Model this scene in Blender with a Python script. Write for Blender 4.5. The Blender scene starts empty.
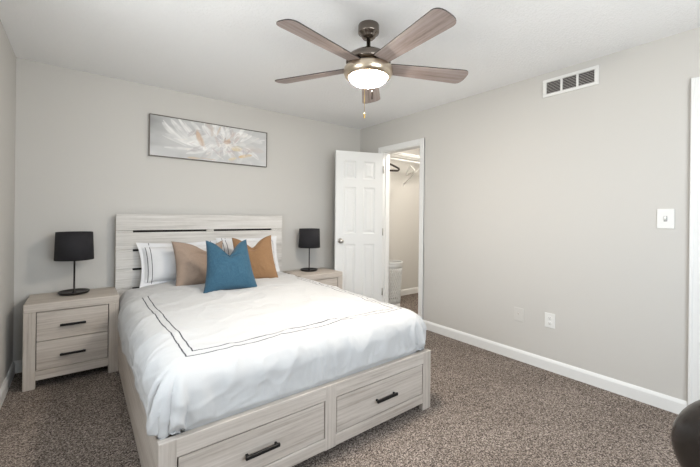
import bpy, bmesh, math, random
import numpy as np
from mathutils import Vector, Matrix
random.seed(7)
rng = np.random.default_rng(7)
S = bpy.context.scene
COL = S.collection
PI = math.pi

# ------------------------------------------------------------------ camera, light, exposure
F_PX, YAW, ROLL, HORIZON, CAM_H = 346.7, 0.6588, 0.0106, 216.55, 1.2387
cam = bpy.data.cameras.new('camera')
cam.sensor_width = 36.0
cam.lens = F_PX / 700 * 36.0
cam.shift_y = (HORIZON - 233.5) / 700.0
cam.clip_start = 0.02
cam_o = bpy.data.objects.new('camera', cam)
cam_o.matrix_world = (Matrix.Translation((0, 0, CAM_H)) @ Matrix.Rotation(-YAW, 4, 'Z')
                      @ Matrix.Rotation(PI / 2, 4, 'X') @ Matrix.Rotation(ROLL, 4, 'Z'))
COL.objects.link(cam_o)
S.camera = cam_o

DAYLIGHT = 5.7
FAN_GLOW = 160.0
CLOSET_GLOW = 150.0
w = bpy.data.worlds.new('daylight')
S.world = w
w.use_nodes = True
_nt = w.node_tree
_bg = _nt.nodes['Background']
_tc = _nt.nodes.new('ShaderNodeTexCoord')
_sp = _nt.nodes.new('ShaderNodeSeparateXYZ')
_nt.links.new(_tc.outputs['Generated'], _sp.inputs[0])
_rp = _nt.nodes.new('ShaderNodeValToRGB')           # unseen ground made bright to light the ceiling, pale blue sky above
_mp = _nt.nodes.new('ShaderNodeMapRange')
_mp.inputs['From Min'].default_value = -1.0
_nt.links.new(_sp.outputs[2], _mp.inputs['Value'])
_nt.links.new(_mp.outputs[0], _rp.inputs['Fac'])
_e = _rp.color_ramp.elements
_e[0].position = 0.47; _e[0].color = (0.63, 0.645, 0.66, 1)
_e[1].position = 0.52; _e[1].color = (0.50, 0.55, 0.61, 1)
_nt.links.new(_rp.outputs['Color'], _bg.inputs[0])
_bg.inputs[1].default_value = DAYLIGHT * 2.0
WIN = (1.00, 1.85, 0.95, 2.08)           # y0, y1, z0, z1 of the window in the left wall, beside the camera
WIN_ADDED = (0.10, 2.10, 0.75, 2.12)          # x0, x1, z0, z1 of an unseen window added behind the camera to light the footboard
for (a, b, c, d), behind in ((WIN, False), (WIN_ADDED, True)):
    L = bpy.data.lights.new('window_daylight', 'AREA')
    L.shape = 'RECTANGLE'
    L.size, L.size_y = b - a, d - c
    L.cycles.is_portal = True
    lo = bpy.data.objects.new('window_daylight', L)
    lo.location = ((a + b) / 2, -1.03, (c + d) / 2) if behind else (-0.52, (a + b) / 2, (c + d) / 2)
    lo.rotation_euler = (PI / 2, 0, 0 if behind else -PI / 2)
    COL.objects.link(lo)
S.view_settings.view_transform = 'Standard'
S.view_settings.look = 'None'
S.view_settings.gamma = 1.0
S.view_settings.use_curve_mapping = False
S.view_settings.exposure = 0.38

# ------------------------------------------------------------------ materials
def new_mat(name):
    m = bpy.data.materials.new(name)
    m.use_nodes = True
    nt = m.node_tree
    return m, nt, nt.nodes['Principled BSDF']

def plain(name, col, rough=0.5, metal=0.0, bump=0.0, bscale=200, bdist=0.002, spec=0.5, detail=3, mottled=0.0, mscale=3.0):
    m, nt, b = new_mat(name)
    b.inputs['Base Color'].default_value = (*col, 1)
    b.inputs['Roughness'].default_value = rough
    b.inputs['Metallic'].default_value = metal
    b.inputs['Specular IOR Level'].default_value = spec
    tc = nt.nodes.new('ShaderNodeTexCoord')
    if mottled:
        n = nt.nodes.new('ShaderNodeTexNoise')
        n.inputs['Scale'].default_value = mscale
        n.inputs['Detail'].default_value = 4
        nt.links.new(tc.outputs['Object'], n.inputs['Vector'])
        r = nt.nodes.new('ShaderNodeValToRGB')
        r.color_ramp.elements[0].position = 0.3
        r.color_ramp.elements[1].position = 0.7
        r.color_ramp.elements[0].color = (*[c * (1 - mottled) for c in col], 1)
        r.color_ramp.elements[1].color = (*[min(1, c * (1 + mottled)) for c in col], 1)
        nt.links.new(n.outputs['Fac'], r.inputs['Fac'])
        nt.links.new(r.outputs['Color'], b.inputs['Base Color'])
    if bump:
        n = nt.nodes.new('ShaderNodeTexNoise')
        n.inputs['Scale'].default_value = bscale
        n.inputs['Detail'].default_value = detail
        nt.links.new(tc.outputs['Object'], n.inputs['Vector'])
        bp = nt.nodes.new('ShaderNodeBump')
        bp.inputs['Strength'].default_value = bump
        bp.inputs['Distance'].default_value = bdist
        nt.links.new(n.outputs['Fac'], bp.inputs['Height'])
        nt.links.new(bp.outputs['Normal'], b.inputs['Normal'])
    return m

def wood(name, axis, lo, mid, hi, rough=0.6, fine=95, seed=0.0, bump=0.25):
    """sawn wood; grain runs along axis 0/1/2"""
    m, nt, b = new_mat(name)
    tc = nt.nodes.new('ShaderNodeTexCoord')
    def mapped(along, across):
        mp = nt.nodes.new('ShaderNodeMapping')
        sc = [across] * 3
        sc[axis] = along
        mp.inputs['Scale'].default_value = sc
        mp.inputs['Location'].default_value = (seed, seed * 1.7, seed * 0.6)
        nt.links.new(tc.outputs['Object'], mp.inputs['Vector'])
        return mp
    def noise(mp, scale, detail, dist=0.0):
        n = nt.nodes.new('ShaderNodeTexNoise')
        n.inputs['Scale'].default_value = scale
        n.inputs['Detail'].default_value = detail
        n.inputs['Distortion'].default_value = dist
        nt.links.new(mp.outputs['Vector'], n.inputs['Vector'])
        return n
    n1 = noise(mapped(2.2, fine), 1.0, 5)
    n2 = noise(mapped(1.1, 13), 1.0, 6, 0.9)
    n3 = noise(mapped(26, 150), 1.0, 2)
    mx = nt.nodes.new('ShaderNodeMath'); mx.operation = 'MULTIPLY_ADD'
    nt.links.new(n1.outputs['Fac'], mx.inputs[0]); mx.inputs[1].default_value = 0.5
    mm = nt.nodes.new('ShaderNodeMath'); mm.operation = 'MULTIPLY'
    nt.links.new(n2.outputs['Fac'], mm.inputs[0]); mm.inputs[1].default_value = 0.42
    nt.links.new(mm.outputs[0], mx.inputs[2])
    m3 = nt.nodes.new('ShaderNodeMath'); m3.operation = 'MULTIPLY_ADD'
    nt.links.new(n3.outputs['Fac'], m3.inputs[0]); m3.inputs[1].default_value = 0.12
    nt.links.new(mx.outputs[0], m3.inputs[2])
    r = nt.nodes.new('ShaderNodeValToRGB')
    e = r.color_ramp.elements
    e[0].position = 0.34; e[0].color = (*lo, 1)
    e[1].position = 0.68; e[1].color = (*hi, 1)
    k = e.new(0.49); k.color = (*mid, 1)
    nt.links.new(m3.outputs[0], r.inputs['Fac'])
    nt.links.new(r.outputs['Color'], b.inputs['Base Color'])
    b.inputs['Roughness'].default_value = rough
    b.inputs['Specular IOR Level'].default_value = 0.3
    bp = nt.nodes.new('ShaderNodeBump')
    bp.inputs['Strength'].default_value = bump
    bp.inputs['Distance'].default_value = 0.001
    nt.links.new(m3.outputs[0], bp.inputs['Height'])
    nt.links.new(bp.outputs['Normal'], b.inputs['Normal'])
    return m

W_LO, W_MID, W_HI = (0.35, 0.303, 0.26), (0.49, 0.435, 0.383), (0.61, 0.555, 0.50)
WOOD = [wood('whitewashed_wood_%d' % i, i, W_LO, W_MID, W_HI) for i in range(3)]
HB_LO, HB_MID, HB_HI = (0.45, 0.425, 0.395), (0.60, 0.575, 0.54), (0.71, 0.69, 0.66)
WOOD_HEAD_LIT = wood('plank_wood_lit', 0, HB_LO, HB_MID, HB_HI, fine=110, seed=3.1)  # same whitewashed wood, coloured paler for the light on the headboard
WOOD_RAW_BOUNCE = plain('raw_pine_warm_bounce', (0.45, 0.33, 0.2), 0.7, mottled=0.1, mscale=9)
BLADE_WOOD = wood('weathered_blade_wood', 0, (0.15, 0.11, 0.095), (0.29, 0.235, 0.215), (0.41, 0.35, 0.325), rough=0.5, fine=75, bump=0.1)
BLADE_EDGE = plain('dark_blade_edge', (0.03, 0.022, 0.02), 0.5)
GAP_SHADE = plain('gap_shade', (0.025, 0.022, 0.02), 0.9)  # near-black colour stands in for shade inside slots and recesses
BLACK_METAL = plain('black_metal', (0.018, 0.017, 0.017), 0.38, 0.6)
LAMP_METAL = plain('bronze_black_metal', (0.022, 0.018, 0.016), 0.35, 0.5)
SHADE = plain('black_shade_fabric', (0.016, 0.015, 0.018), 0.9, bump=0.4, bscale=700, bdist=0.0006)
WALL = plain('greige_wall_paint', (0.59, 0.572, 0.54), 0.75, bump=0.12, bscale=230, bdist=0.0012, spec=0.25)
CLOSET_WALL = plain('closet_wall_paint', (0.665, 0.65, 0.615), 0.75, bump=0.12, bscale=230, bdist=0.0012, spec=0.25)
TRIM = plain('white_trim_paint', (0.80, 0.80, 0.785), 0.38, spec=0.4)
DOOR = plain('white_door_paint', (0.78, 0.78, 0.765), 0.42, spec=0.4, bump=0.05, bscale=60, bdist=0.001)
PLASTIC = plain('white_plastic', (0.78, 0.775, 0.75), 0.35, spec=0.5)
PLASTIC_DARK = plain('plate_slot', (0.06, 0.055, 0.05), 0.5)
NICKEL = plain('satin_nickel', (0.50, 0.47, 0.43), 0.3, 1.0)
FAN_METAL = plain('gunmetal_fan', (0.22, 0.19, 0.165), 0.20, 1.0)
FAN_RING = plain('brushed_nickel_ring', (0.62, 0.53, 0.42), 0.28, 1.0)
BRASS = plain('brass', (0.65, 0.45, 0.16), 0.3, 1.0)
WIRE = plain('white_wire_coating', (0.80, 0.80, 0.78), 0.4)
LEATHER = plain('black_leather', (0.022, 0.017, 0.014), 0.24, bump=0.25, bscale=260, bdist=0.0008, spec=0.6)  # brown tint in the base colour stands in for reflected carpet
CASTER = plain('black_nylon', (0.02, 0.02, 0.02), 0.5)
PIPING = plain('dark_piping', (0.008, 0.008, 0.009), 0.5)
CEIL_M = None

def ceiling_mat():
    m, nt, b = new_mat('textured_ceiling')
    tc = nt.nodes.new('ShaderNodeTexCoord')
    b.inputs['Base Color'].default_value = (0.91, 0.91, 0.905, 1)
    b.inputs['Roughness'].default_value = 0.9
    b.inputs['Specular IOR Level'].default_value = 0.15
    n = nt.nodes.new('ShaderNodeTexNoise'); n.inputs['Scale'].default_value = 62; n.inputs['Detail'].default_value = 6
    n.inputs['Roughness'].default_value = 0.62
    nt.links.new(tc.outputs['Object'], n.inputs['Vector'])
    r = nt.nodes.new('ShaderNodeValToRGB')
    r.color_ramp.elements[0].position = 0.43; r.color_ramp.elements[1].position = 0.66
    nt.links.new(n.outputs['Fac'], r.inputs['Fac'])
    bp = nt.nodes.new('ShaderNodeBump')
    bp.inputs['Strength'].default_value = 0.36
    bp.inputs['Distance'].default_value = 0.006
    nt.links.new(r.outputs['Color'], bp.inputs['Height'])
    nt.links.new(bp.outputs['Normal'], b.inputs['Normal'])
    return m

def carpet_mat():
    m, nt, b = new_mat('speckled_carpet')
    tc = nt.nodes.new('ShaderNodeTexCoord')
    v = nt.nodes.new('ShaderNodeTexVoronoi'); v.inputs['Scale'].default_value = 210
    nt.links.new(tc.outputs['Object'], v.inputs['Vector'])
    sep = nt.nodes.new('ShaderNodeSeparateColor')
    nt.links.new(v.outputs['Color'], sep.inputs['Color'])
    n = nt.nodes.new('ShaderNodeTexNoise'); n.inputs['Scale'].default_value = 90; n.inputs['Detail'].default_value = 4
    nt.links.new(tc.outputs['Object'], n.inputs['Vector'])
    mx = nt.nodes.new('ShaderNodeMath'); mx.operation = 'MULTIPLY_ADD'
    nt.links.new(sep.outputs[0], mx.inputs[0]); mx.inputs[1].default_value = 0.55
    mm = nt.nodes.new('ShaderNodeMath'); mm.operation = 'MULTIPLY'
    nt.links.new(n.outputs['Fac'], mm.inputs[0]); mm.inputs[1].default_value = 0.5
    nt.links.new(mm.outputs[0], mx.inputs[2])
    r = nt.nodes.new('ShaderNodeValToRGB')
    e = r.color_ramp.elements
    e[0].position = 0.2; e[0].color = (0.042, 0.033, 0.028, 1)
    e[1].position = 0.82; e[1].color = (0.50, 0.43, 0.38, 1)
    k = e.new(0.5); k.color = (0.18, 0.148, 0.127, 1)
    nt.links.new(mx.outputs[0], r.inputs['Fac'])
    # broad patches where the pile leans another way
    n2 = nt.nodes.new('ShaderNodeTexNoise'); n2.inputs['Scale'].default_value = 2.6; n2.inputs['Detail'].default_value = 3
    nt.links.new(tc.outputs['Object'], n2.inputs['Vector'])
    r2 = nt.nodes.new('ShaderNodeValToRGB')
    r2.color_ramp.elements[0].position = 0.3; r2.color_ramp.elements[0].color = (0.88, 0.87, 0.86, 1)
    r2.color_ramp.elements[1].position = 0.7; r2.color_ramp.elements[1].color = (1.08, 1.08, 1.08, 1)
    nt.links.new(n2.outputs['Fac'], r2.inputs['Fac'])
    mul = nt.nodes.new('ShaderNodeMix'); mul.data_type = 'RGBA'; mul.blend_type = 'MULTIPLY'
    mul.inputs[0].default_value = 1.0
    nt.links.new(r.outputs['Color'], mul.inputs[6]); nt.links.new(r2.outputs['Color'], mul.inputs[7])
    nt.links.new(mul.outputs[2], b.inputs['Base Color'])
    b.inputs['Roughness'].default_value = 1.0
    b.inputs['Specular IOR Level'].default_value = 0.05
    bp = nt.nodes.new('ShaderNodeBump')
    bp.inputs['Strength'].default_value = 0.8; bp.inputs['Distance'].default_value = 0.006
    nt.links.new(mx.outputs[0], bp.inputs['Height'])
    nt.links.new(bp.outputs['Normal'], b.inputs['Normal'])
    return m

def fabric(name, col, col2=None, weave=420, bump=0.35, stripes=None, rough=0.9, slub=0.0):
    """cloth; stripes = list of (uv axis, position, half width, from, to) thin dark embroidered lines"""
    m, nt, b = new_mat(name)
    tc = nt.nodes.new('ShaderNodeTexCoord')
    b.inputs['Roughness'].default_value = rough
    b.inputs['Specular IOR Level'].default_value = 0.15
    b.inputs['Sheen Weight'].default_value = 0.12
    n = nt.nodes.new('ShaderNodeTexNoise'); n.inputs['Scale'].default_value = weave; n.inputs['Detail'].default_value = 2
    mp = nt.nodes.new('ShaderNodeMapping')
    mp.inputs['Scale'].default_value = (1, 1, 0.18) if slub else (1, 1, 1)
    nt.links.new(tc.outputs['Object'], mp.inputs['Vector'])
    nt.links.new(mp.outputs['Vector'], n.inputs['Vector'])
    r = nt.nodes.new('ShaderNodeValToRGB')
    r.color_ramp.elements[0].position = 0.3; r.color_ramp.elements[1].position = 0.7
    c2 = col2 or col
    r.color_ramp.elements[0].color = (*col, 1); r.color_ramp.elements[1].color = (*c2, 1)
    nt.links.new(n.outputs['Fac'], r.inputs['Fac'])
    out = r.outputs['Color']
    if stripes:
        uv = nt.nodes.new('ShaderNodeUVMap'); uv.uv_map = 'UVMap'
        sp = nt.nodes.new('ShaderNodeSeparateXYZ')
        nt.links.new(uv.outputs['UV'], sp.inputs[0])
        total = None
        def mth(op, a, bb):
            x = nt.nodes.new('ShaderNodeMath'); x.operation = op
            for i, q in enumerate((a, bb)):
                if isinstance(q, (int, float)): x.inputs[i].default_value = q
                else: nt.links.new(q, x.inputs[i])
            return x.outputs[0]
        for (ax, pos, hw, fr, to) in stripes:
            d = mth('ABSOLUTE', mth('SUBTRACT', sp.outputs[ax], pos), 0)
            inside = mth('LESS_THAN', d, hw)
            o = sp.outputs[1 - ax]
            rng_ = mth('MULTIPLY', mth('GREATER_THAN', o, fr), mth('LESS_THAN', o, to))
            k = mth('MULTIPLY', inside, rng_)
            total = k if total is None else mth('MAXIMUM', total, k)
        mix = nt.nodes.new('ShaderNodeMix'); mix.data_type = 'RGBA'
        nt.links.new(total, mix.inputs[0])
        nt.links.new(out, mix.inputs[6])
        mix.inputs[7].default_value = (0.06, 0.06, 0.07, 1)
        out = mix.outputs[2]
    nt.links.new(out, b.inputs['Base Color'])
    bp = nt.nodes.new('ShaderNodeBump')
    bp.inputs['Strength'].default_value = bump; bp.inputs['Distance'].default_value = 0.0012
    nt.links.new(n.outputs['Fac'], bp.inputs['Height'])
    nt.links.new(bp.outputs['Normal'], b.inputs['Normal'])
    return m

def glow(name, col, strength):
    m, nt, b = new_mat(name)
    b.inputs['Base Color'].default_value = (0.8, 0.8, 0.78, 1)
    b.inputs['Emission Color'].default_value = (*col, 1)
    b.inputs['Emission Strength'].default_value = strength
    return m

CEIL_M = ceiling_mat()
CARPET = carpet_mat()

# ------------------------------------------------------------------ mesh helpers
def tag(o, label, cat, group=None, kind=None):
    if label: o['label'] = label
    if cat: o['category'] = cat
    if group: o['group'] = group
    if kind: o['kind'] = kind
    return o

def thing(name, label, cat, loc=(0, 0, 0), rot=(0, 0, 0), group=None):
    o = bpy.data.objects.new(name, None)
    o.empty_display_size = 0.1
    o.location = loc
    o.rotation_euler = rot
    COL.objects.link(o)
    return tag(o, label, cat, group)

class MB:
    def __init__(self):
        self.bm = bmesh.new()
    def _add(self, verts, faces, smooth=False):
        vs = [self.bm.verts.new(v) for v in verts]
        for f in faces:
            try:
                fc = self.bm.faces.new([vs[i] for i in f]); fc.smooth = smooth
            except ValueError:
                pass
        return vs
    def box(self, x0, x1, y0, y1, z0, z1, bevel=0.0, seg=2):
        b = bmesh.new()
        bmesh.ops.create_cube(b, size=1.0)
        for v in b.verts:
            v.co = Vector(((x0 + x1) / 2 + v.co.x * (x1 - x0), (y0 + y1) / 2 + v.co.y * (y1 - y0), (z0 + z1) / 2 + v.co.z * (z1 - z0)))
        if bevel:
            bmesh.ops.bevel(b, geom=b.edges[:], offset=bevel, segments=seg, profile=0.5, affect='EDGES')
        self._merge(b)
        return self
    def _merge(self, b, M=None, smooth=False):
        b.verts.index_update()
        verts = [(M @ v.co if M else v.co.copy()) for v in b.verts]
        faces = [[v.index for v in f.verts] for f in b.faces]
        self._add(verts, faces, smooth)
        b.free()
    def obox(self, M, sx, sy, sz, bevel=0.0):
        b = bmesh.new(); bmesh.ops.create_cube(b, size=1.0)
        for v in b.verts: v.co = Vector((v.co.x * sx, v.co.y * sy, v.co.z * sz))
        if bevel: bmesh.ops.bevel(b, geom=b.edges[:], offset=bevel, segments=2, profile=0.5, affect='EDGES')
        self._merge(b, M); return self
    def lathe(self, prof, c=(0, 0, 0), n=40, smooth=True):
        """prof: list of (r, z)"""
        verts, faces = [], []
        k = len(prof)
        for i in range(n):
            a = 2 * PI * i / n
            for (r, z) in prof:
                verts.append((c[0] + r * math.cos(a), c[1] + r * math.sin(a), c[2] + z))
        for i in range(n):
            j = (i + 1) % n
            for q in range(k - 1):
                faces.append((i * k + q, j * k + q, j * k + q + 1, i * k + q + 1))
        self._add(verts, faces, smooth)
        bmesh.ops.remove_doubles(self.bm, verts=self.bm.verts[:], dist=1e-6)
        return self
    def tube(self, pts, r, n=8, closed=False, cap=True):
        pts = [Vector(p) for p in pts]
        rings = []
        m = len(pts)
        up = None
        for i, p in enumerate(pts):
            a = pts[(i - 1) % m] if (i > 0 or closed) else p
            b = pts[(i + 1) % m] if (i < m - 1 or closed) else p
            t = (b - a).normalized()
            if up is None:
                up = Vector((0, 0, 1)) if abs(t.z) < 0.9 else Vector((1, 0, 0))
            s = t.cross(up)
            if s.length < 1e-5: s = t.cross(Vector((0, 1, 0)))
            s.normalize(); up2 = s.cross(t); up = up2
            rr = r[i] if isinstance(r, (list, tuple)) else r
            rings.append([p + (s * math.cos(2 * PI * q / n) + up2 * math.sin(2 * PI * q / n)) * rr for q in range(n)])
        verts = [v for ring in rings for v in ring]
        faces = []
        for i in range(m if closed else m - 1):
            j = (i + 1) % m
            for q in range(n):
                q2 = (q + 1) % n
                faces.append((i * n + q, i * n + q2, j * n + q2, j * n + q))
        if cap and not closed:
            faces.append(tuple(range(n))[::-1]); faces.append(tuple((m - 1) * n + q for q in range(n)))
        self._add(verts, faces, True)
        return self
    def prism(self, poly, z0, z1, M=None, bevel=0.0):
        b = bmesh.new()
        vs = [b.verts.new((x, y, z0)) for x, y in poly]
        f = b.faces.new(vs)
        r = bmesh.ops.extrude_face_region(b, geom=[f])
        for v in r['geom']:
            if isinstance(v, bmesh.types.BMVert): v.co.z = z1
        if bevel: bmesh.ops.bevel(b, geom=b.edges[:], offset=bevel, segments=2, profile=0.5, affect='EDGES')
        self._merge(b, M); return self
    def build(self, name, mat, parent=None, smooth=False, local=False, kind=None, autosmooth=None, loc=None):
        """vertices are world coordinates unless local; under a parent the mesh is made relative to it"""
        bmesh.ops.recalc_face_normals(self.bm, faces=self.bm.faces[:])
        me = bpy.data.meshes.new(name)
        off = Vector((0, 0, 0))
        if parent is not None and not local:
            off = Vector(parent.location)
            p = parent.parent
            while p is not None:
                off += Vector(p.location); p = p.parent
        if loc is not None and parent is None: off = Vector(loc)
        for v in self.bm.verts: v.co -= off
        self.bm.to_mesh(me); self.bm.free()
        mats = mat if isinstance(mat, (list, tuple)) else [mat]
        for m in mats: me.materials.append(m)
        if smooth:
            for p in me.polygons: p.use_smooth = True
        o = bpy.data.objects.new(name, me)
        COL.objects.link(o)
        if parent is not None: o.parent = parent
        elif loc is not None: o.location = loc
        if kind: o['kind'] = kind
        return o

def struct(o):
    o['kind'] = 'structure'; return o

def grid_obj(name, P, mat, UV=None, parent=None, wrap=False):
    """P: (n, m, 3) array"""
    n, m = P.shape[:2]
    verts = P.reshape(-1, 3).tolist()
    idx = np.arange(n * m).reshape(n, m)
    q = np.stack([idx[:-1, :-1], idx[1:, :-1], idx[1:, 1:], idx[:-1, 1:]], -1).reshape(-1, 4)
    me = bpy.data.meshes.new(name)
    me.from_pydata(verts, [], q.tolist())
    if UV is not None:
        lay = me.uv_layers.new(name='UVMap')
        fl = UV.reshape(-1, 2)
        li = np.zeros(len(me.loops), dtype=np.int32)
        me.loops.foreach_get('vertex_index', li)
        lay.data.foreach_set('uv', fl[li].astype(np.float32).ravel())
    me.materials.append(mat)
    me.polygons.foreach_set('use_smooth', [True] * len(me.polygons))
    me.update()
    o = bpy.data.objects.new(name, me)
    COL.objects.link(o)
    if parent: o.parent = parent
    return o

def copy_tree(o, parent=None):
    c = o.copy()
    COL.objects.link(c)
    if parent is not None: c.parent = parent
    for ch in list(o.children):
        copy_tree(ch, c)
    return c

def vnoise(x, y, seed=0):
    """smooth value noise on arrays"""
    def h(i, j):
        return np.modf(np.abs(np.sin(i * 127.1 + j * 311.7 + seed * 74.7) * 43758.5453))[0]
    xi, yi = np.floor(x), np.floor(y)
    fx, fy = x - xi, y - yi
    fx = fx * fx * (3 - 2 * fx); fy = fy * fy * (3 - 2 * fy)
    return ((h(xi, yi) * (1 - fx) + h(xi + 1, yi) * fx) * (1 - fy) + (h(xi, yi + 1) * (1 - fx) + h(xi + 1, yi + 1) * fx) * fy) * 2 - 1

# ------------------------------------------------------------------ the room
XL, XR, YB, YF, H = -0.409, 3.03, 3.702, -0.95, 2.44
T = 0.115                     # wall thickness
CX1, CY0, CY1 = 4.95, 2.0, 3.82   # closet
OY0, OY1, OZ = 2.617, 3.250, 2.068     # closet door opening
DY0, DY1, DZ = -0.42, 0.355, 2.068     # second door opening

mb = MB(); mb.box(XL - T, CX1 + T, YF - T, CY1 + T, -0.08, 0.0); struct(mb.build('floor', CARPET))
mb = MB(); mb.box(XL - T, CX1 + T, YF - T, CY1 + T, H, H + 0.08); struct(mb.build('ceiling', CEIL_M))
mb = MB(); mb.box(XL - T, XR, YB, YB + T, 0, H); struct(mb.build('wall_back', WALL))
mb = MB()
mb.box(XR, XR + T, OY1, CY1 + T, 0, H)
mb.box(XR, XR + T, DY1, OY0, 0, H)
mb.box(XR, XR + T, OY0, OY1, OZ, H)
mb.box(XR, XR + T, YF - T, DY0, 0, H)
mb.box(XR, XR + T, DY0, DY1, DZ, H)
struct(mb.build('wall_right', WALL))
mb = MB()
a, b, c, d = WIN_ADDED
mb.box(XL - T, a, YF - T, YF, 0, H); mb.box(b, XR, YF - T, YF, 0, H)
mb.box(a, b, YF - T, YF, 0, c); mb.box(a, b, YF - T, YF, d, H)
struct(mb.build('wall_front', WALL))
mb = MB()
a, b, c, d = WIN
mb.box(XL - T, XL, YF, a, 0, H); mb.box(XL - T, XL, b, YB, 0, H)
mb.box(XL - T, XL, a, b, 0, c); mb.box(XL - T, XL, a, b, d, H)
struct(mb.build('wall_left', WALL))
# closet shell
mb = MB()
mb.box(XR + T, CX1, CY1, CY1 + T, 0, H)
mb.box(CX1, CX1 + T, CY0 - T, CY1 + T, 0, H)
mb.box(XR + T, CX1, CY0 - T, CY0, 0, H)
struct(mb.build('wall_closet', CLOSET_WALL))

# window beside the camera
wf = MB()
x0_, x1_ = XL - T + .02, XL - .05
wf.box(x0_, x1_, a, a + .04, c, d); wf.box(x0_, x1_, b - .04, b, c, d)
wf.box(x0_, x1_, a + .04, b - .04, c, c + .04); wf.box(x0_, x1_, a + .04, b - .04, d - .04, d)
wf.box(x0_, x1_, a + .04, b - .04, (c + d) / 2 - .02, (c + d) / 2 + .02)
PANE, _nt, _b = new_mat('clear_window_glass')
_g = _nt.nodes.new('ShaderNodeBsdfGlossy'); _g.inputs['Roughness'].default_value = 0.02
_t = _nt.nodes.new('ShaderNodeBsdfTransparent'); _t.inputs['Color'].default_value = (0.97, 0.98, 0.98, 1)
_m = _nt.nodes.new('ShaderNodeMixShader'); _m.inputs[0].default_value = 0.05
_nt.links.new(_t.outputs[0], _m.inputs[1]); _nt.links.new(_g.outputs[0], _m.inputs[2])
_nt.links.new(_m.outputs[0], _nt.nodes['Material Output'].inputs['Surface']); _nt.nodes.remove(_b)
w1 = struct(wf.build('window_1', TRIM))
wf = MB(); wf.box(XL - .075, XL - .071, a + .03, b - .03, c + .03, d - .03); struct(wf.build('pane', PANE, w1))
wf = MB()
a, b, c, d = WIN_ADDED
x0_, x1_ = YF - T + .02, YF - .05
wf.box(a, a + .04, x0_, x1_, c, d); wf.box(b - .04, b, x0_, x1_, c, d)
wf.box(a + .04, b - .04, x0_, x1_, c, c + .04); wf.box(a + .04, b - .04, x0_, x1_, d - .04, d)
wf.box(a + .04, b - .04, x0_, x1_, (c + d) / 2 - .02, (c + d) / 2 + .02)
w2 = struct(wf.build('added_window', TRIM))  # unseen window, added for its daylight on the bed foot
wf = MB(); wf.box(a + .03, b - .03, YF - .075, YF - .071, c + .03, d - .03); struct(wf.build('pane', PANE, w2))

def baseboard(name, axis, at, lo, hi, into, zt=0.095, t=0.014):
    """profiled skirting along x (axis 0) or y (axis 1); into = +1/-1 direction into the room"""
    prof = [(0, 0), (t, 0), (t, zt - .022), (t * .75, zt - .012), (t * .45, zt - .004), (t * .3, zt), (0, zt)]
    mb = MB(); verts = []
    for e in (lo, hi):
        for (q, z) in prof:
            verts.append((e, at + into * q, z) if axis == 0 else (at + into * q, e, z))
    k = len(prof)
    faces = [(i, (i + 1) % k, k + (i + 1) % k, k + i) for i in range(k)] + [tuple(range(k)), tuple(range(k, 2 * k))]
    mb._add(verts, faces)
    return struct(mb.build(name, TRIM))
baseboard('baseboard_back', 0, YB, XL, XR, -1)
baseboard('baseboard_left', 1, XL, YF, YB, 1)
baseboard('baseboard_right', 1, XR, 0.418, 2.555, -1)
baseboard('baseboard_closet', 0, CY1, XR + T, CX1, -1)

def casing(name, y0, y1, zt, cw=0.06):
    """casing and jamb lining of an opening in the right wall"""
    mb = MB()
    x0 = XR - 0.017
    mb.box(x0, XR, y0 - cw, y0, 0, zt + cw, 0.004)
    mb.box(x0, XR, y1, y1 + cw, 0, zt + cw, 0.004)
    mb.box(x0, XR, y0, y1, zt, zt + cw, 0.004)
    mb.box(x0 - .004, XR, y0 - cw, y0 - cw + .018, 0, zt + cw, 0.003)
    mb.box(x0 - .004, XR, y1 + cw - .018, y1 + cw, 0, zt + cw, 0.003)
    mb.box(XR - .004, XR + T + .004, y0, y0 + .012, 0, zt)
    mb.box(XR - .004, XR + T + .004, y1 - .012, y1, 0, zt)
    mb.box(XR - .004, XR + T + .004, y0 + .012, y1 - .012, zt - .012, zt)
    # stops
    mb.box(XR + .045, XR + .08, y0 + .012, y0 + .022, 0, zt - .012)
    mb.box(XR + .045, XR + .08, y1 - .022, y1 - .012, 0, zt - .012)
    # casing on the far side
    mb.box(XR + T, XR + T + .015, y0 - cw, y0, 0, zt + cw); mb.box(XR + T, XR + T + .015, y1, y1 + cw, 0, zt + cw)
    mb.box(XR + T, XR + T + .015, y0, y1, zt, zt + cw)
    return struct(mb.build(name, TRIM))
casing('trim_1', OY0, OY1, OZ)
casing('trim_2', DY0, DY1, DZ)

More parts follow.
